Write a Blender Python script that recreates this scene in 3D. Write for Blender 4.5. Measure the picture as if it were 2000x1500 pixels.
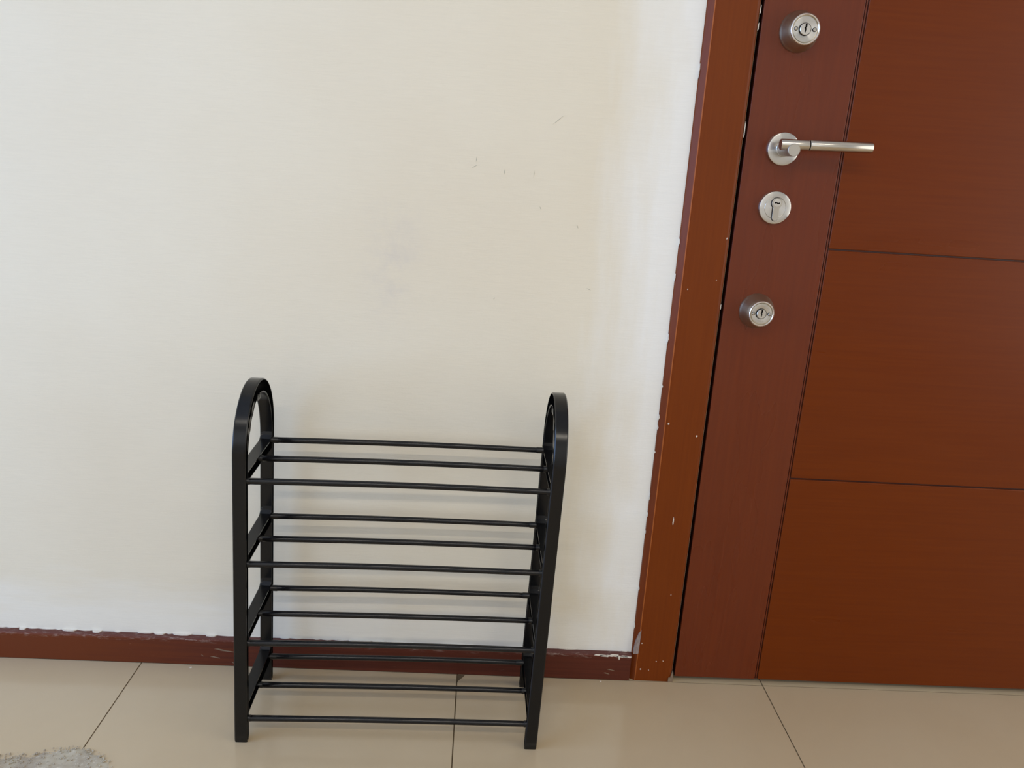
import bpy, bmesh, math, random
from mathutils import Vector, Matrix, Euler
random.seed(7)
for o in list(bpy.data.objects): bpy.data.objects.remove(o)
S = bpy.context.scene
COL = S.collection

# ------------------------------------------------------------ camera, world, light, exposure
cam_d = bpy.data.cameras.new('camera'); cam = bpy.data.objects.new('camera', cam_d); COL.objects.link(cam)
cam_d.sensor_fit = 'HORIZONTAL'; cam_d.sensor_width = 36; cam_d.lens = 28.8; cam_d.clip_start = .02
PITCH, ROLL, YAW = .271889, .065146, -.045344
cam.matrix_world = Matrix.Translation((.00675, -1.38668, .97176)) @ (
    Matrix.Rotation(YAW, 4, 'Z') @ Matrix.Rotation(math.pi/2 - PITCH, 4, 'X') @ Matrix.Rotation(ROLL, 4, 'Z'))
S.camera = cam

w = bpy.data.worlds.new('world'); S.world = w; w.use_nodes = True
w.node_tree.nodes['Background'].inputs[0].default_value = (.80, .90, 1, 1)
w.node_tree.nodes['Background'].inputs[1].default_value = .6

def area(name, loc, rot, sx, sy, power, col):
    d = bpy.data.lights.new(name, 'AREA'); d.shape = 'RECTANGLE'; d.size = sx; d.size_y = sy
    d.energy = power; d.color = col
    o = bpy.data.objects.new(name, d); COL.objects.link(o); o.location = loc; o.rotation_euler = rot
    return o
R90 = math.pi/2
area('ceiling_lamp_light', (-.1, -2.32, 2.50), (0, 0, 0), 1.9, .10, 25, (1, .91, .77))
area('added_fill_left', (-2.44, -1.35, 1.2), (0, -R90, 0), 1.9, 1.9, 62, (.345, .56, 1))  # added cool fill, fitted to brighten the left of the back wall
area('added_fill_right', (2.44, -1.35, 1.2), (0, R90, 0), 1.9, 1.9, 20, (1, .94, .82))  # added warm fill, lifts the right of the back wall
area('window_daylight_front', (-.55, -3.44, 1.5), (R90, 0, 0), 1.8, 1.3, 6, (1, .98, .98))

S.view_settings.view_transform = 'Standard'; S.view_settings.look = 'None'
S.view_settings.gamma = 1; S.view_settings.use_curve_mapping = False
S.view_settings.exposure = -.03

# ------------------------------------------------------------ helpers
def lin(r, g, b):
    f = lambda v: (v/255/12.92) if v/255 <= .04045 else ((v/255+.055)/1.055)**2.4
    return (f(r), f(g), f(b), 1)

class NT:
    def __init__(s, name):
        s.m = bpy.data.materials.new(name); s.m.use_nodes = True; s.t = s.m.node_tree
        s.b = s.t.nodes['Principled BSDF']
    def n(s, ty, **k):
        x = s.t.nodes.new(ty)
        for a, v in k.items():
            if a in x.inputs.keys() if isinstance(a, str) else False: x.inputs[a].default_value = v
            else: setattr(x, a, v)
        return x
    def l(s, a, b): s.t.links.new(a, b)
    def obj(s): return s.n('ShaderNodeTexCoord').outputs['Object']
    def mapping(s, src, scale):
        m = s.n('ShaderNodeMapping'); m.inputs['Scale'].default_value = scale; s.l(src, m.inputs[0]); return m.outputs[0]
    def noise(s, src, scale, detail=4, rough=.55):
        x = s.n('ShaderNodeTexNoise'); x.inputs['Scale'].default_value = scale
        x.inputs['Detail'].default_value = detail; x.inputs['Roughness'].default_value = rough
        s.l(src, x.inputs['Vector']); return x.outputs[0]
    def ramp(s, src, stops):
        x = s.n('ShaderNodeValToRGB'); e = x.color_ramp.elements
        while len(e) < len(stops): e.new(.5)
        for i, (p, c) in enumerate(stops): e[i].position = p; e[i].color = c
        s.l(src, x.inputs[0]); return x.outputs[0]
    def mix(s, fac, a, b, mode='MIX'):
        x = s.n('ShaderNodeMix'); x.data_type = 'RGBA'; x.blend_type = mode
        for i, v in ((0, fac), (6, a), (7, b)):
            if hasattr(v, 'links'): s.l(v, x.inputs[i])
            else: x.inputs[i].default_value = v
        return x.outputs[2]
    def math(s, op, a, b=0., clamp=False):
        x = s.n('ShaderNodeMath'); x.operation = op; x.use_clamp = clamp
        for i, v in ((0, a), (1, b)):
            if hasattr(v, 'links'): s.l(v, x.inputs[i])
            else: x.inputs[i].default_value = v
        return x.outputs[0]
    def maprange(s, v, a, b, c=0., d=1.):
        x = s.n('ShaderNodeMapRange'); s.l(v, x.inputs[0])
        for i, q in enumerate((a, b, c, d)): x.inputs[i+1].default_value = q
        return x.outputs[0]
    def bump(s, h, strength, dist):
        x = s.n('ShaderNodeBump'); x.inputs['Strength'].default_value = strength; x.inputs['Distance'].default_value = dist
        s.l(h, x.inputs['Height']); s.l(x.outputs[0], s.b.inputs['Normal'])
    def set(s, **k):
        for a, v in k.items():
            i = s.b.inputs[a.replace('_', ' ')]
            if hasattr(v, 'links'): s.l(v, i)
            else: i.default_value = v
        return s.m
G = lambda v: (v, v, v, 1)

# wall paint: off-white, older dull coat with fresher strokes along casing and baseboard; casing band also paints in light
t = NT('wall_paint'); oc = t.obj(); sep = t.n('ShaderNodeSeparateXYZ'); t.l(oc, sep.inputs[0]); X, Z = sep.outputs[0], sep.outputs[2]
cloud = t.noise(oc, 1.7, 3); c = t.ramp(cloud, [(.35, lin(227, 216, 193)), (.65, lin(231, 222, 201))])
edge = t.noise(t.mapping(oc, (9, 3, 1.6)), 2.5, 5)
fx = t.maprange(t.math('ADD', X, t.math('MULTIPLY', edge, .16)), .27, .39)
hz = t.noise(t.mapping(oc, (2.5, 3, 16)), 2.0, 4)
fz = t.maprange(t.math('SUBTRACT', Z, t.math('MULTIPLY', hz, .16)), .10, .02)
fresh_and_lit = t.math('MAXIMUM', fx, t.math('MULTIPLY', fz, .45), True)
c = t.mix(fresh_and_lit, c, lin(239, 237, 230))
brush = t.noise(t.mapping(oc, (6, 6, 120)), 3, 3); c = t.mix(.10, c, t.ramp(brush, [(.3, G(.72)), (.7, G(1))]), 'MULTIPLY')
sm = t.noise(oc, 9, 8, .75); mask = t.n('ShaderNodeVectorMath'); mask.operation = 'DISTANCE'; t.l(t.mapping(oc, (1, 1, .45)), mask.inputs[0]); mask.inputs[1].default_value = (-.145, 0, .355)
c = t.mix(t.math('MULTIPLY', t.maprange(mask.outputs['Value'], .07, .0), t.maprange(sm, .46, .62, 0, .35), True), c, lin(196, 190, 188))
fine = t.noise(oc, 260, 3); br = t.noise(t.mapping(oc, (12, 12, 220)), 3, 3)
t.bump(t.math('ADD', t.math('MULTIPLY', fine, .5), br), .18, .0012)
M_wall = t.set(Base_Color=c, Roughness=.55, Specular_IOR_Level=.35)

def wood(name, c1, c2, axis, rough=.30, spec=.22):
    t = NT(name); oc = t.obj()
    sc = {'z': (70, 70, 2.2), 'x': (2.2, 70, 70)}[axis]
    g = t.noise(t.mapping(oc, sc), 3.0, 6, .6); big = t.noise(t.mapping(oc, tuple(v**.45 for v in sc)), 1.6, 3)
    c = t.mix(t.maprange(g, .30, .75), c1, c2)
    c = t.mix(t.math('MULTIPLY', big, .26), c, tuple(v*.68 for v in c1[:3]) + (1,))
    t.bump(g, .03, .0003)
    return t.set(Base_Color=c, Roughness=t.maprange(big, .3, .7, rough-.03, rough+.05), Specular_IOR_Level=spec)
M_stile = wood('wood_stile', lin(108, 42, 9), lin(97, 35, 6), 'z', .28, .44)
t = NT('groove_dark_brown'); M_groove = t.set(Base_Color=t.mix(t.noise(t.mapping(t.obj(), (40, 40, 4)), 2), lin(70, 22, 8), lin(54, 15, 5)), Roughness=.5)  # core is darker red-brown than the face boards, so grooves read dark
M_panel = wood('wood_panel', lin(111, 46, 2), lin(101, 39, 1), 'x')
M_case = wood('wood_casing', lin(120, 54, 8), lin(109, 46, 5), 'z', .34)
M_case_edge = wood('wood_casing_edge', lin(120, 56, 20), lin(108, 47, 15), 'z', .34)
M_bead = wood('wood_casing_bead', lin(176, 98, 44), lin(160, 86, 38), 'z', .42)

t = NT('baseboard_wood'); oc = t.obj(); sep = t.n('ShaderNodeSeparateXYZ'); t.l(oc, sep.inputs[0])
g = t.noise(t.mapping(oc, (2, 60, 60)), 3, 5)
c = t.mix(t.maprange(g, .3, .7), lin(94, 42, 24), lin(78, 32, 18))
c = t.mix(t.maprange(t.math('ADD', sep.outputs[0], t.math('MULTIPLY', g, .3)), -.55, -.25), lin(104, 46, 8), c)
sc1 = t.noise(t.mapping(oc, (26, 60, 150)), 2.2, 8, .8)
band = t.math('MULTIPLY', t.maprange(sep.outputs[2], .047, .0535), t.maprange(sc1, .53, .62), True)
c = t.mix(t.math('MULTIPLY', band, .75), c, lin(178, 160, 148))
top = t.maprange(sep.outputs[1], -.0125, -.0095)
c = t.mix(t.math('MULTIPLY', top, .7), c, lin(92, 58, 54))
sc2 = t.noise(t.mapping(oc, (9, 20, 60)), 4.2, 6, .7)
c = t.mix(t.maprange(sc2, .66, .72, 0, .6), c, lin(158, 122, 108))
M_base = t.set(Base_Color=c, Roughness=.5, Specular_IOR_Level=.25)

t = NT('floor_tile'); oc = t.obj()
n1 = t.noise(oc, 2.3, 4); n2 = t.noise(oc, 22, 6, .7)
c = t.mix(t.maprange(n1, .3, .7), lin(193, 173, 142), lin(188, 166, 133))
c = t.mix(t.math('MULTIPLY', n2, .25), c, lin(175, 158, 131))
M_tile = t.set(Base_Color=c, Roughness=t.maprange(n2, .3, .7, .13, .20), Specular_IOR_Level=.5)
t = NT('grout'); M_grout = t.set(Base_Color=t.mix(t.noise(t.obj(), 60), lin(70, 52, 30), lin(112, 94, 66)), Roughness=.9)
t = NT('dark_void'); M_void = t.set(Base_Color=(.006, .004, .003, 1), Roughness=.9, Specular_IOR_Level=.1)
t = NT('white_paint'); M_white = t.set(Base_Color=t.mix(t.noise(t.obj(), 300), lin(236, 228, 215), lin(205, 195, 180)), Roughness=.6)
t = NT('grey_filler'); M_fill = t.set(Base_Color=t.mix(t.noise(t.obj(), 250, 6, .8), lin(150, 130, 108), lin(108, 86, 66)), Roughness=.85)
t = NT('dried_drip'); M_drip = t.set(Base_Color=t.mix(t.noise(t.mapping(t.obj(), (160, 160, 40)), 2.5, 5, .7), lin(70, 42, 40), lin(190, 176, 170)), Roughness=.45)
t = NT('scratch'); M_scr = t.set(Base_Color=t.mix(t.noise(t.obj(), 200), lin(186, 180, 162), lin(166, 162, 146)), Roughness=.8)

t = NT('black_plastic'); n = t.noise(t.obj(), 500, 2)
t.bump(n, .08, .0003)
M_plastic = t.set(Base_Color=t.mix(n, (.0028, .0028, .0030, 1), (.0045, .0045, .0048, 1)), Roughness=.20, Specular_IOR_Level=.34)
t = NT('black_coated_tube'); M_tube = t.set(Base_Color=t.mix(t.noise(t.obj(), 90), (.004, .004, .0045, 1), (.007, .0065, .007, 1)), Roughness=.13, Specular_IOR_Level=.34)

def metal(name, col, rough, aniso=0, axis='Y'):
    t = NT(name); oc = t.obj()
    if aniso:
        tg = t.n('ShaderNodeTangent'); tg.direction_type = 'RADIAL'; tg.axis = axis
        t.l(tg.outputs[0], t.b.inputs['Tangent']); t.b.inputs['Anisotropic Rotation'].default_value = .25
    n = t.noise(t.mapping(oc, (60, 60, 60)), 1, 2)
    return t.set(Base_Color=t.mix(n, tuple(v*.88 for v in col)+(1,), tuple(col)+(1,)), Metallic=1., Roughness=rough, Anisotropic=aniso)
M_disc = metal('brushed_steel_disc', (.68, .66, .63), .20, .98)
M_steel = metal('brushed_steel', (.60, .56, .50), .21)
M_steel_face = metal('satin_steel_face', (.52, .49, .44), .45)
M_nickel = metal('antique_nickel', (.56, .51, .38), .34)
M_rim = metal('polished_rim', (.86, .78, .70), .22)
M_plug = metal('key_plug_steel', (.74, .71, .67), .28)

def finish(name, bm, mat, parent=None, smooth=None, label=None, kind=None, bevel=None):
    me = bpy.data.meshes.new(name)
    bmesh.ops.recalc_face_normals(bm, faces=bm.faces[:]); bm.to_mesh(me); bm.free()
    for m in (mat if isinstance(mat, (list, tuple)) else [mat]): me.materials.append(m)
    if smooth is not None:
        for p in me.polygons: p.use_smooth = True
        me.set_sharp_from_angle(angle=math.radians(smooth))
    o = bpy.data.objects.new(name, me); COL.objects.link(o)
    if parent: o.parent = parent
    if label: o['label'] = label
    if kind: o['kind'] = kind
    if bevel:
        b = o.modifiers.new('bevel', 'BEVEL'); b.width = bevel; b.segments = 3; b.limit_method = 'ANGLE'; b.angle_limit = math.radians(35)
    return o
def empty(name, loc=(0, 0, 0), **props):
    o = bpy.data.objects.new(name, None); COL.objects.link(o); o.location = loc; o.empty_display_size = .05
    for k, v in props.items(): o[k] = v
    return o
def box(bm, x0, x1, y0, y1, z0, z1, mi=0):
    v = [bm.verts.new(p) for p in ((x0,y0,z0),(x1,y0,z0),(x1,y1,z0),(x0,y1,z0),(x0,y0,z1),(x1,y0,z1),(x1,y1,z1),(x0,y1,z1))]
    for f in ((0,3,2,1),(4,5,6,7),(0,1,5,4),(1,2,6,5),(2,3,7,6),(3,0,4,7)):
        bm.faces.new([v[i] for i in f]).material_index = mi
def prism_x(bm, poly, x0, x1, shear=lambda z: 0):     # poly in (y, z)
    a = [bm.verts.new((x0+shear(z), y, z)) for y, z in poly]; b = [bm.verts.new((x1+shear(z), y, z)) for y, z in poly]
    n = len(poly)
    for i in range(n): bm.faces.new((a[i], a[(i+1) % n], b[(i+1) % n], b[i]))
    bm.faces.new(a[::-1]); bm.faces.new(b)
def prism_y(bm, poly, y0, y1):                        # poly in (x, z)
    a = [bm.verts.new((x, y0, z)) for x, z in poly]; b = [bm.verts.new((x, y1, z)) for x, z in poly]
    n = len(poly)
    for i in range(n): bm.faces.new((a[i], a[(i+1) % n], b[(i+1) % n], b[i]))
    bm.faces.new(a[::-1]); bm.faces.new(b)
def prism_z(bm, poly, z0, z1):                        # poly in (x, y)
    a = [bm.verts.new((x, y, z0)) for x, y in poly]; b = [bm.verts.new((x, y, z1)) for x, y in poly]
    n = len(poly)
    for i in range(n): bm.faces.new((a[i], a[(i+1) % n], b[(i+1) % n], b[i]))
    bm.faces.new(a[::-1]); bm.faces.new(b)
def lathe(bm, prof, cx, y0, cz, n=64, ax='y'):        # prof: (radius, distance out of the door), axis towards -Y
    rings = []
    for r, h in prof:
        if r < 1e-6: rings.append([bm.verts.new((cx, y0-h, cz))]); continue
        rings.append([bm.verts.new((cx+r*math.cos(2*math.pi*i/n), y0-h, cz+r*math.sin(2*math.pi*i/n))) for i in range(n)])
    for a, b in zip(rings, rings[1:]):
        if len(a) == 1 and len(b) == 1: continue
        for i in range(n):
            j = (i+1) % n
            if len(a) == 1: bm.faces.new((a[0], b[i], b[j]))
            elif len(b) == 1: bm.faces.new((a[i], a[j], b[0]))
            else: bm.faces.new((a[i], a[j], b[j], b[i]))
def tube(bm, pts, radii, n=20):
    rings = []
    for k, (p, r) in enumerate(zip(pts, radii)):
        p = Vector(p); d = (Vector(pts[min(k+1, len(pts)-1)]) - Vector(pts[max(k-1, 0)])).normalized()
        u = d.cross(Vector((0, 0, 1))); u = u.normalized() if u.length > .01 else Vector((0, 1, 0)); v = u.cross(d).normalized()
        rings.append([bm.verts.new(p + u*r*math.cos(2*math.pi*i/n) + v*r*math.sin(2*math.pi*i/n)) for i in range(n)])
    for a, b in zip(rings, rings[1:]):
        for i in range(n): bm.faces.new((a[i], a[(i+1) % n], b[(i+1) % n], b[i]))
    bm.faces.new(rings[0][::-1]); bm.faces.new(rings[-1])
NB = bmesh.new

# ------------------------------------------------------------ room shell
XL, XR, YF, ZC = -2.45, 2.45, -3.45, 2.62
DX0, DX1, DZ = .4245, 1.3445, 2.105      # door leaf
CX0, CX1 = .335, 1.434                   # casing outside
bm = NB()
box(bm, XL, .36, 0, .14, 0, ZC); box(bm, 1.41, XR, 0, .14, 0, ZC); box(bm, .36, 1.41, 0, .14, 2.13, ZC)
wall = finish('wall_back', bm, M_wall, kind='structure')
bm = NB()     # side openings are added for the fill lights; front wall has a daylight opening
def wall_open(axis, pos, thick, a0, a1, o0, o1, z0, z1):
    for (p0, p1, q0, q1) in ((a0, o0, 0, ZC), (o1, a1, 0, ZC), (o0, o1, 0, z0), (o0, o1, z1, ZC)):
        if axis == 'x': box(bm, min(pos, pos+thick), max(pos, pos+thick), p0, p1, q0, q1)
        else: box(bm, p0, p1, min(pos, pos+thick), max(pos, pos+thick), q0, q1)
wall_open('x', XL, -.14, YF, .14, -2.32, -.38, .20, 2.18); finish('wall_left', bm, M_wall, kind='structure')
bm = NB(); wall_open('x', XR, .14, YF, .14, -2.32, -.38, .20, 2.18); finish('wall_right', bm, M_wall, kind='structure')
bm = NB()
for (p0, p1, q0, q1) in ((XL, -1.45, 0, ZC), (.35, XR, 0, ZC), (-1.45, .35, 0, .85), (-1.45, .35, 2.15, ZC)):
    box(bm, p0, p1, YF-.14, YF, q0, q1)
finish('wall_front', bm, M_wall, kind='structure')
t = NT('window_frame_white'); M_frame = t.set(Base_Color=t.mix(t.noise(t.obj(), 30), G(.72), G(.78)), Roughness=.4)
def window(name, axis, pos, a0, a1, z0, z1):
    bm = NB(); s = .045; m = (a0+a1)/2
    for (p0, p1, q0, q1) in ((a0, a0+s, z0, z1), (a1-s, a1, z0, z1), (a0+s, a1-s, z0, z0+s), (a0+s, a1-s, z1-s, z1), (m-s/2, m+s/2, z0+s, z1-s)):
        if axis == 'x': box(bm, pos-.03, pos+.03, p0, p1, q0, q1)
        else: box(bm, p0, p1, pos-.03, pos+.03, q0, q1)
    finish(name, bm, M_frame, kind='structure')
window('added_window_left', 'x', XL-.08, -2.32, -.38, .20, 2.18)  # frame added in the left fill light's opening
window('added_window_right', 'x', XR+.08, -2.32, -.38, .20, 2.18)  # frame added in the right fill light's opening
window('window_3', 'y', YF-.08, -1.45, .35, .85, 2.15)
bm = NB(); box(bm, XL, XR, YF, .14, ZC, ZC+.1)
t = NT('ceiling_paint'); finish('ceiling', bm, t.set(Base_Color=t.mix(t.noise(t.obj(), 3), G(.74), G(.78)), Roughness=.8), kind='structure')

# floor: 60 cm polished tiles with fine dark joints
bm = NB(); g = .0011
xs = [XL] + [k*.6 for k in range(-4, 5)] + [XR]
ys = [.14] + [-.0105 - .6*k for k in range(0, 6)] + [YF]
for i in range(len(xs)-1):
    for j in range(len(ys)-1):
        a, b = ys[j+1], ys[j]
        box(bm, xs[i]+g, xs[i+1]-g, a+g, b-g, -.012, 0)
for f in bm.faces: f.material_index = 0
box(bm, XL, XR, YF, .14, -.05, -.0009, 1)
floor = finish('floor', bm, [M_tile, M_grout], kind='structure')
bm = NB(); prism_z(bm, [(.0008, -.012), (.0145, -.0135), (.011, -.020), (.0035, -.030), (.0008, -.036)], -.0008, .0002)
finish('chipped_tile_corner', bm, M_grout, floor)

# baseboard with a sloping, paint-smeared top
def baseboard(name, x0, x1):
    bm = NB(); prism_x(bm, [(-.0005, .0009), (-.012, .0012), (-.012, .0525), (-.0108, .0555), (-.0095, .0565), (-.0005, .0578)], x0, x1)
    return finish(name, bm, M_base, kind='structure')
bb = baseboard('baseboard_back', XL, .3345)
baseboard('baseboard_back.001', 1.4345, XR)
# ragged smear of wall paint along the top edge
bm = NB(); x = -.95
while x < .325:
    L = random.uniform(.008, .05); h = random.uniform(.0004, .0016); d = random.choice([0, 0, .001, .003, .0045])
    if random.random() < .72:
        bm_x1 = min(x+L, .33)
        prism_z(bm, [(x, 0), (bm_x1, 0), (bm_x1-L*.2, -.0012-d), (x+L*.5, -.0018-d), (x+L*.15, -.0008-d)], .0572, .0580+h)
    x += L
finish('paint_smear', bm, M_white, bb, label='ragged off-white wall paint on the top edge')
bm = NB()
for k in range(9):
    x = .262+k*.0072+random.uniform(-.002, .002); z = .0565-random.uniform(0, .004)
    prism_y(bm, [(x, z), (x+.014, z-.001), (x+.017, z+.0012), (x+.004, z+.0022)], -.0126, -.0115)
prism_y(bm, [(.3085, .0545), (.3125, .0548), (.3118, .0485), (.3105, .0460), (.3095, .0490)], -.0128, -.0115)
finish('paint_drip', bm, M_white, bb, label='white paint drip near the door casing')
bm = NB()
for x, z, l in ((-.487, .022, .004), (-.47, .019, .018), (-.462, .036, .022), (-.452, .033, .03), (-.43, .009, .004), (.283, .016, .012), (.29, .024, .014), (-.30, .03, .012)):
    prism_y(bm, [(x, z), (x+l, z-.0028), (x+l*.98, z-.0018), (x+l*.3, z+.0012)], -.0123, -.0118)
finish('scuff_mark', bm, M_fill, bb)

# pencil-thin scratches on the wall
bm = NB()
for x, z, dx, dz in ((.0833, .9441, .001, .012), (.162, .8634, -.003, .006), (-.0145, .9502, .010, .006), (.1902, .7597, .008, -.003), (.0296, .7345, .002, .004), (.1163, 1.0305, .018, .016), (-.012, .962, .001, .010), (.035, .945, .0008, .010), (.098, .89, .003, -.006), (-.39, .10, .002, -.002), (-.392, .062, .003, -.002)):
    n = Vector((-dz, dx)).normalized()*.00055
    prism_y(bm, [(x-dx/2, z-dz/2), (x+n.x, z+n.y), (x+dx/2, z+dz/2), (x-n.x, z-n.y)], -.00025, .0)
finish('wall_scratch', bm, M_scr, wall)

# ------------------------------------------------------------ door casing
def casing_upright(bm, x0, x1, flip=False):
    pr = [(x0+.0003, .0), (x0+.0015, -.003), (x0+.0105, -.0092), (x0+.0118, -.0100), (x0+.0125, -.0091), (x1-.006, -.0098), (x1-.0025, -.0088), (x1-.0006, -.006), (x1-.0006, .03), (x0+.03, .03), (x0+.03, .0)]
    if flip: pr = [(x0+x1-a, b) for a, b in pr][::-1]
    return pr
case = empty('trim_1', (0, 0, 0), kind='structure')
pr = casing_upright(None, CX0, .4188)
bm = NB(); prism_z(bm, pr, .0003, 2.205); 
for f in bm.faces:
    c = f.calc_center_median(); 
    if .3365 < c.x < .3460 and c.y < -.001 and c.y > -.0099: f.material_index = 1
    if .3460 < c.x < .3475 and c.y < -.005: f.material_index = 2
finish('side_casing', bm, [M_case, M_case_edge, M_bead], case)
pr2 = casing_upright(None, 1.3494, CX1, True)
bm = NB(); prism_z(bm, pr2, .0003, 2.205); finish('side_casing', bm, [M_case], case)
bm = NB(); box(bm, .4196, 1.3494, -.0095, .03, 2.110, 2.205); finish('head_casing', bm, M_case, case, bevel=.0015)
# grey sealing strip beside the gap, and the dark rebate behind it
bm = NB(); box(bm, .4183, .4188, -.0056, .02, .012, 2.10); finish('seal_strip', bm, M_fill, case)
bm = NB(); box(bm, .4197, .4330, .034, .055, .0005, 2.11); box(bm, .4196, .4201, -.002, .034, .0005, 2.11)
finish('door_rebate', bm, M_void, case)
bm = NB(); prism_z(bm, [(.4110, -.0122), (.4195, -.0118), (.4200, -.002), (.4150, -.004)], .0002, .010)
v = bm.verts[:]
prism_y(bm, [(.4125, .0002), (.4205, .0002), (.4200, .022), (.4188, .025)], -.0108, -.002)
finish('filler', bm, M_fill, case, label='crumbly grey filler at the foot of the casing')
bm = NB(); 
prism_y(bm, [(.3372, .060), (.3470, .0605), (.3478, .100), (.3478, .112), (.3440, .105), (.3395, .085)], -.0108, -.004)
finish('paint_smear', bm, M_drip, case, label='purplish grey dried smear at the baseboard corner')
bm = NB()
def speck(x, z, r, yy=-.0102, el=1.0):
    n = 7; prism_y(bm, [(x+r*math.cos(6.283*i/n)*random.uniform(.7, 1.2), z+el*r*math.sin(6.283*i/n)*random.uniform(.7, 1.2)) for i in range(n)], yy-.0004, yy+.0012)
for x, z, r, el in ((.3827, .3416, .0011, 7), (.3525, .5292, .0016, 1.4), (.4058, .5088, .0014, 1.3), (.3572, .7711, .0010, 1), (.4042, .7896, .0010, 1), (.352, .083, .0009, 1), (.384, .0445, .0010, 1), (.397, .046, .0009, 1), (.371, .0245, .0009, 1), (.355, .026, .0013, 1), (.396, .19, .001, 1.2), (.4130, .86, .0008, 2)):
    speck(x, z, r, -.0099, el)
finish('paint_speck', bm, M_white, case)
bm = NB()
for x, z, h in ((.4182, .7435, .010), (.4190, 1.035, .026), (.4190, 1.19, .012), (.4190, 1.215, .014)):
    prism_y(bm, [(x-.0004, z-h/2), (x+.0010, z-h/3), (x+.0008, z+h/2), (x-.0002, z+h/3)], -.0078, -.004)
for k in range(17):      # blobs of wall paint along the wall edge of the casing
    z = random.uniform(.1, 1.25); h = random.uniform(.004, .018); x = .3358
    prism_y(bm, [(x-.0014, z-h/2), (x+random.uniform(-.0002, .0009), z), (x-.0004, z+h/2)], -.0042, -.0002)
finish('paint_blob', bm, M_white, case)

# ------------------------------------------------------------ door leaf
YD = -.0060
door = empty('door_1', ((DX0+DX1)/2, YD, .0105), kind='structure')
def dpart(name, bm, mat, parent=None, **k):
    o = finish(name, bm, mat, None, **k); p = parent or door
    o.parent = p; o.matrix_parent_inverse = Matrix.Translation(-Vector(door.location)) if p is door else Matrix.Identity(4)
    return o
GX = .5868; ZB = .0105
bm = NB(); box(bm, DX0, DX1, YD+.0035, .034, ZB, DZ); dpart('door_core', bm, M_groove)
bm = NB(); box(bm, DX0, GX-.0028, YD, YD+.0036, ZB, DZ); dpart('lock_stile', bm, M_stile, bevel=.0010)
bm = NB(); box(bm, GX-.0012, GX+.0012, YD+.0014, YD+.0036, ZB, DZ); dpart('bead_strip', bm, M_stile, bevel=.0006)
zs = [ZB, .4350, .8520, 1.2700, 1.6880, DZ]
for i in range(5):
    a = zs[i] + (0 if i == 0 else .0014); b = zs[i+1] - (0 if i == 4 else .0014)
    bm = NB(); box(bm, GX+.0028, DX1, YD, YD+.0036, a, b); dpart('door_panel', bm, M_panel, bevel=.0012)

def deadbolt(cx, cz, rb, rf, h, lab):
    root_bm = NB()
    lathe(root_bm, [(0, 0), (rb, 0), (rb, .003), (rb-.0008, .0045), (rb-.0025, .009), (rf+.0032, h-.006), (rf+.0008, h-.0015), (rf-.001, h-.0009), (rf-.001, h-.003), (0, h-.003)], cx, YD, cz)
    body = dpart('deadbolt', root_bm, M_nickel, smooth=32, label=lab)
    def sub(name, prof, mat, x=cx, z=cz, y=YD, n=64, sm=32):
        bm = NB(); lathe(bm, prof, x, y, z, n); o = finish(name, bm, mat, None, smooth=sm); o.parent = body; return o
    sub('rim', [(rf-.0022, h-.004), (rf-.0022, h+.0002), (rf-.0014, h+.0010), (rf-.0004, h+.0010), (rf+.0006, h+.0001), (rf+.0009, h-.002)], M_rim)
    sub('lock_face', [(0, h-.0026), (rf*.42, h-.0026), (rf*.80, h-.0006), (rf-.0034, h-.0008), (rf-.0034, h-.004)], M_disc)
    sub('key_plug', [(0, h+.0001), (rf*.36, h+.0001), (rf*.385, h-.0004), (rf*.385, h-.003)], M_plug, sm=30)
    sub('plug_ring', [(rf*.385, h-.003), (rf*.385, h-.0006), (rf*.415, h-.0006), (rf*.415, h-.003)], M_void)
    bm = NB(); k = rf*.36
    prism_y(bm, [(cx-.0010, cz+k*.98), (cx+.0020, cz+k*.98), (cx+.0020, cz+k*.45), (cx+.0006, cz+k*.25), (cx+.0013, cz-k*.05), (cx+.0006, cz-k*.60), (cx-.0008, cz-k*.60), (cx-.0008, cz-k*.1), (cx-.0020, cz+k*.2), (cx-.0008, cz+k*.45)], YD-h-.0003, YD-h+.001)
    o = finish('keyway', bm, M_void); o.parent = body
    for s in (-1, 1):
        x = cx+s*rf*.66; z = cz
        sub('screw', [(0, h+.0002), (rf*.085, h+.0001), (rf*.11, h-.0003), (rf*.11, h-.002)], M_steel, x, z, n=24)
        sub('screw_recess', [(rf*.11, h-.003), (rf*.11, h-.0004), (rf*.142, h-.0004), (rf*.142, h-.003)], M_void, x, z, n=24)
    bm = NB()
    for k in range(6): x = cx-.0042+k*.0016; box(bm, x, x+.0009, YD-h+.0013, YD-h+.0018, cz-rf*.62, cz-rf*.62+.0012)
    o = finish('engraved_mark', bm, M_steel_face); o.parent = body
    return body
deadbolt(.4845, 1.1870, .0312, .0222, .030, 'highest of the lock cylinders, brushed nickel with key slot')
deadbolt(.4812, .7403, .0302, .0208, .030, 'lowest lock on the door, brushed nickel with key slot')

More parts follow.
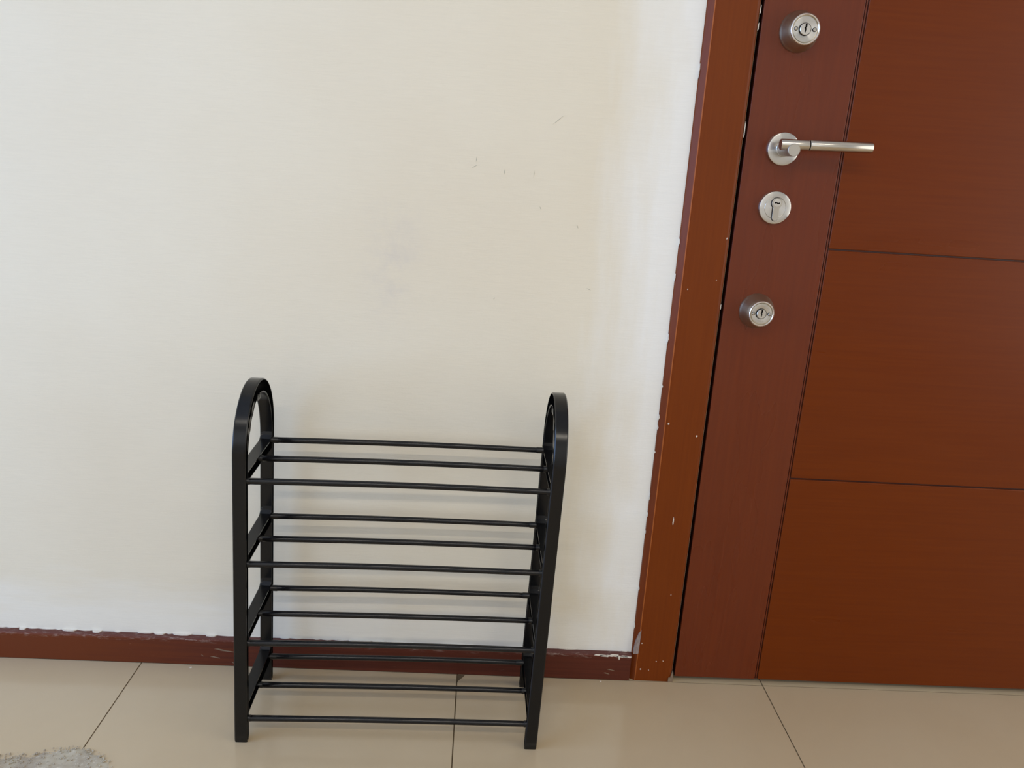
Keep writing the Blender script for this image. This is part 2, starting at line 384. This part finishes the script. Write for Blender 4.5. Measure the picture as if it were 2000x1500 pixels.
# lever handle
hx, hz = .4856, 1.0090
bm = NB(); lathe(bm, [(0, 0), (.0262, 0), (.0262, .0058), (.0256, .0072), (.0235, .0078), (.0125, .0074), (.0118, .0085), (.0100, .0088), (0, .0088)], hx, YD, hz, 96)
lever = dpart('lever_handle', bm, M_disc, smooth=32, label='stainless lever handle pointing right, round rose behind it')
bm = NB(); lathe(bm, [(.0098, .0), (.0098, .0555), (.0092, .0562), (0, .0562)], hx, YD, hz-.0018, 64)
o = finish('neck', bm, M_steel_face, smooth=40); o.parent = lever
bm = NB(); ly = YD-.0455; za, zb = 1.0148, 1.0186
def LP(x): return (x, ly, za+(zb-za)*(x-.466)/.147)
tube(bm, [LP(x) for x in (.4660, .4668, .5105, .5112)], [.0078, .0084, .0084, .0078], 48)
o = finish('lever_root', bm, M_steel, smooth=40); o.parent = lever
bm = NB(); tube(bm, [LP(x) for x in (.5108, .5124)], [.0070, .0070], 32); o = finish('lever_groove', bm, M_void, smooth=40); o.parent = lever
bm = NB(); tube(bm, [LP(x) for x in (.5124, .5134, .6118, .6128)], [.0080, .0087, .0087, .0081], 48)
o = finish('lever_grip', bm, M_steel, smooth=40); o.parent = lever

# cylinder escutcheon
ex, ez = .4860, .9152
bm = NB(); lathe(bm, [(0, 0), (.0268, 0), (.0268, .0050), (.0262, .0064), (.0250, .0068), (.0182, .0066), (.0178, .0060), (.0172, .0066), (0, .0062)], ex, YD, ez, 96)
esc = dpart('cylinder_escutcheon', bm, M_disc, smooth=32, label='flat round steel key escutcheon below the lever handle')
def keyhole(cx, cz, R, wd, L, grow=0):
    R += grow; wd += grow; pts = []
    a0 = math.asin(wd/R); 
    for i in range(25):
        a = -math.pi/2+a0 + (2*math.pi-2*a0)*i/24; pts.append((cx+R*math.cos(a), cz+R*math.sin(a)))
    for i in range(13):
        a = math.pi + math.pi*i/12; pts.append((cx+wd*math.cos(a), cz-L+wd*math.sin(a)))
    return pts
bm = NB(); prism_y(bm, keyhole(ex+.0012, ez+.0075, .0086, .0052, .0235, .0009), YD-.0068, YD-.004); o = finish('cylinder_slot', bm, M_void); o.parent = esc
bm = NB(); prism_y(bm, keyhole(ex+.0012, ez+.0075, .0086, .0052, .0235), YD-.0096, YD-.004); o = finish('profile_cylinder', bm, M_steel_face, bevel=.0004); o.parent = esc
bm = NB(); lathe(bm, [(.0062, .0), (.0062, .0100), (0, .0102)], ex+.0012, YD, ez+.0082, 40); o = finish('key_plug', bm, M_plug, smooth=35); o.parent = esc
bm = NB(); kx, kz = ex+.0012, ez+.0082
prism_y(bm, [(kx-.0045, kz-.0012), (kx-.0038, kz+.0012), (kx-.0008, kz+.0012), (kx+.0012, kz-.0002), (kx+.0045, kz+.0010), (kx+.0045, kz-.0012), (kx+.0010, kz-.0022), (kx-.0012, kz-.0004), (kx-.0026, kz-.0012)], YD-.0106, YD-.0096)
o = finish('keyway', bm, M_void); o.parent = esc
for p in list(door.children):
    for c in p.children: c.matrix_parent_inverse = Matrix.Identity(4)

# ------------------------------------------------------------ shoe rack
RX, RY = -.1130, -.1270
rack = empty('shoe_rack', (RX, RY, 0), label='black four-tier shoe rack with arched plastic sides and metal rods, against the wall', category='shoe rack')
YAWR = .0125
rack.rotation_euler = (0, 0, YAWR)
SH = .0195                                # the assembled rack leans slightly to the right
def shear(z): return SH*z
LX0, RXI = -.3650-RX, .1200-RX            # outer face of left side, inner face of right side (at the floor)
WID = .0205
def side_outline():
    out, inn = [], []
    yo, yi = .0905, .0770; z1o, z1i = .506, .488; ho, hi = .1000, .0955
    legz = [0, .006, .02, .12, .25, .38, .45]
    for z in legz: out.append((-yo, z)); inn.append((-yi, max(z, .010) if z < .02 else z))
    N = 36
    for i in range(N+1):
        a = math.pi - math.pi*i/N
        out.append((yo*math.cos(a), z1o+ho*math.sin(a))); inn.append((yi*math.cos(a), z1i+hi*math.sin(a)))
    for z in legz[::-1]: out.append((yo, z)); inn.append((yi, max(z, .010) if z < .02 else z))
    out[0] = (-yo+.002, 0); out[-1] = (yo-.002, 0)
    inn[0] = (-yi-.003, 0); inn[-1] = (yi+.003, 0); inn[1] = (-yi, .008); inn[-2] = (yi, .008)
    return out, inn
def side_mesh(x_out, sgn):                # sgn +1: inner face towards +X
    bm = NB(); out, inn = side_outline(); rings = []
    for (oy, oz), (iy, iz) in zip(out, inn):
        o = Vector((oy, oz)); i = Vector((iy, iz)); T = (i-o).length; d = (i-o)/T
        sec = [(.0014, 0), (0, .0016), (0, WID-.0016), (.0014, WID), (.0022, WID), (.0026, .0040), (T-.0024, .0040), (T-.0020, WID), (T-.0012, WID), (T, WID-.0008), (T, .0014), (T-.0012, 0)]
        ring = []
        for u, x in sec:
            p = o + d*u; ring.append(bm.verts.new((x_out + sgn*x + shear(p.y), p.x, p.y)))
        rings.append(ring)
    n = 12
    for a, b in zip(rings, rings[1:]):
        for k in range(n): bm.faces.new((a[k], a[(k+1) % n], b[(k+1) % n], b[k]))
    bm.faces.new(rings[0]); bm.faces.new(rings[-1])
    return bm
TIER = [(.0485, .0695), (.1850, .2010), (.3245, .3410), (.4640, .4800)]
ROD = [(.0400, .0475, .0530), (.1835, .1895, .1945), (.3255, .3305, .3360), (.4665, .4735, .4780)]
RODY = [-.0785, .0005, .0770]
def crossbar_mesh(x_out, sgn, z0, z1, dz):
    bm = NB(); z0 += dz; z1 += dz
    y0, y1 = -.0775, .0775; r = .016
    prof = [(y0, z0), (y0, z1+.004), (y0+.004, z1)]
    for i in range(7):
        a = math.pi/2*i/6; prof.append((y1-r+r*math.sin(a), z1+r-r*math.cos(a)))
    prof += [(y1, z0-.006), (y1-.006, z0)]
    k = x_out+sgn*.0040
    prism_x(bm, prof, min(x_out+sgn*.0010, k), max(x_out+sgn*.0010, k), shear)
    xb = x_out+sgn*(WID-.0008); th = .0018      # upper and lower flanges of the channel
    prism_x(bm, [(y0, z1-th), (y0, z1), (y1-r, z1), (y1-r*.45, z1+r*.12), (y1-r*.12, z1+r*.45), (y1, z1+r), (y1, z1+r-.004), (y1-r*.12+.001, z1+r*.45-th*1.3), (y1-r*.40, z1+r*.12-th), (y1-r, z1-th)], min(k, xb), max(k, xb), shear)
    prism_x(bm, [(y0, z0), (y0, z0+th), (y1, z0+th-.003), (y1, z0-.004), (y1-.006, z0)], min(k, xb), max(k, xb), shear)
    return bm
def socket_mesh(xi, sgn, y, z, r, L):
    bm = NB(); a = (xi-sgn*.016+shear(z), y, z); b = (xi+sgn*L+shear(z), y, z)
    m = (xi+sgn*(L-.001)+shear(z), y, z)
    tube(bm, [a, m, b], [r, r, r*.9], 20); return bm
for sgn, x_out, dz in ((1, LX0, 0), (-1, RXI+WID, .003)):
    sf = finish('side_frame', side_mesh(x_out, sgn), M_plastic, rack, smooth=28)
    xi = x_out + sgn*WID
    for (z0, z1), rz in zip(TIER, ROD):
        finish('crossbar', crossbar_mesh(x_out, sgn, z0, z1, dz), M_plastic, sf, smooth=28)
        for y, z in zip(RODY, rz):
            finish('rod_socket', socket_mesh(xi, sgn, y, z+dz, .0054, .004 if y < .05 else .011), M_plastic, sf, smooth=40)
    # little stacking clip under the crown of the arch
    bm = NB(); xc = xi - sgn*.010
    for k in (-1, 1):
        y = -.010+k*.0062; pts = []
        for i in range(13):
            a = math.pi*i/12; pts.append((xi-sgn*.0006+shear(.586), y+.0042*math.cos(a), .5795+.0062*math.sin(a)))
        tube(bm, pts, [.0009]*13, 8)
    box(bm, min(xi, xi-sgn*.019)+shear(.58), max(xi, xi-sgn*.019)+shear(.58), -.020, .000, .5765, .5840)
    finish('stacking_clip', bm, M_plastic, sf, smooth=40)
    bm = NB()
    for y0_, z0_, y1_, z1_ in ((-.046, .5615, -.036, .5760), (-.060, .5420, -.053, .5600), (-.0725, .515, -.066, .545)):
        prism_x(bm, [(y0_-.006, z0_), (y0_, z0_-.001), (y1_, z1_-.004), (y1_-.001, z1_+.006), (y0_-.004, z1_)], min(xi, xi-sgn*.018), max(xi, xi-sgn*.018)-.0005, shear)
    finish('stacking_notch', bm, M_plastic, sf, smooth=40)
xl, xr = LX0+WID, RXI
for ti, rz in enumerate(ROD):
    for y, z in zip(RODY, rz):
        xm = .050 + random.uniform(-.006, .006); bow = .0017 + random.uniform(-.0004, .0006)
        def PT(x, ex=0): 
            f = (x-xl)/(xr-xl); s = bow*math.sin(math.pi*max(0, min(1, f)))
            return (x+shear(z), y, z + .003*f + s)
        N = 16; pts = [PT(xl-.001 + (xr-xl+.002)*i/N) for i in range(N+1)]
        bm = NB(); tube(bm, pts, [.0051-.0004*i/N for i in range(N+1)], 28)
        finish('rod', bm, M_tube, rack, smooth=60)

# ------------------------------------------------------------ debris on the floor
def flake(name, x, y, s, lab):
    bm = NB(); n = 6
    prism_z(bm, [(s*math.cos(6.283*i/n)*random.uniform(.6, 1.3), s*.7*math.sin(6.283*i/n)*random.uniform(.6, 1.3)) for i in range(n)], 0, .0010)
    o = finish(name, bm, M_white); o.location = (x, y, 0); o['label'] = lab; o['category'] = 'paint chip'; o['group'] = 'paint chips fallen below the baseboard'
flake('paint_chip', -.504, -.0213, .0024, 'tiny white paint chip on the tiles left of the shoe rack')
flake('paint_chip', .2784, -.0175, .0028, 'tiny white paint chip on the floor between shoe rack and door casing')

bm = NB(); NX, NY = 90, 46; x0, x1, y0, y1 = -.80, -.525, -.345, -.235
from mathutils import noise as mn
edge_pts = [(-.80, -.262), (-.72, -.268), (-.69, -.262), (-.672, -.264), (-.652, -.252), (-.63, -.244), (-.605, -.241), (-.585, -.250), (-.562, -.259), (-.545, -.272), (-.532, -.290), (-.525, -.33)]
def edge_y(x):
    for (a, b), (c, d) in zip(edge_pts, edge_pts[1:]):
        if a <= x <= c: return b + (d-b)*(x-a)/(c-a)
    return -.5
grid = {}
for i in range(NX+1):
    for j in range(NY+1):
        x = x0+(x1-x0)*i/NX; y = y0+(y1-y0)*j/NY
        d = edge_y(x)+.006*mn.noise(Vector((x*60, 0, 3))) - y
        k = max(0, min(1, d/.012))
        z = -.0006 + k*(.0012 + .0018*max(0, mn.noise(Vector((x*70, y*70, 1)))) + .0010*mn.noise(Vector((x*260, y*260, 5))))
        grid[i, j] = bm.verts.new((x, y, z))
for i in range(NX):
    for j in range(NY):
        q = [grid[i, j], grid[i+1, j], grid[i+1, j+1], grid[i, j+1]]
        if max(v.co.z for v in q) > -.0005: bm.faces.new(q)
for v in [v for v in bm.verts if not v.link_faces]: bm.verts.remove(v)
for k in range(260):
    x = random.uniform(-.78, -.535); y = edge_y(x) - abs(random.gauss(0, .02)) + .002
    if y < -.34: continue
    s = random.uniform(.0006, .0019)
    bmesh.ops.create_icosphere(bm, subdivisions=1, radius=s, matrix=Matrix.Translation((x, y, .0018)) @ Matrix.Diagonal((1, 1, .6, 1)))
t = NT('plaster_dust'); oc = t.obj(); sep = t.n('ShaderNodeSeparateXYZ'); t.l(oc, sep.inputs[0])
c = t.mix(t.maprange(t.noise(oc, 14, 3), .42, .58), lin(158, 145, 127), lin(182, 171, 149))
c = t.mix(t.maprange(t.noise(oc, 240, 4, .8), .55, .70), c, lin(204, 194, 174))
c = t.mix(t.maprange(sep.outputs[0], -.66, -.74, 0, .8), c, t.mix(t.maprange(t.noise(oc, 130, 3, .8), .45, .65), lin(150, 132, 108), lin(182, 168, 143)))
o = finish('plaster_dust', bm, t.set(Base_Color=c, Roughness=.85), smooth=60, kind='stuff')
o['label'] = 'pale gritty plaster dust spilled on the floor tiles, bottom left corner'; o['category'] = 'dust'
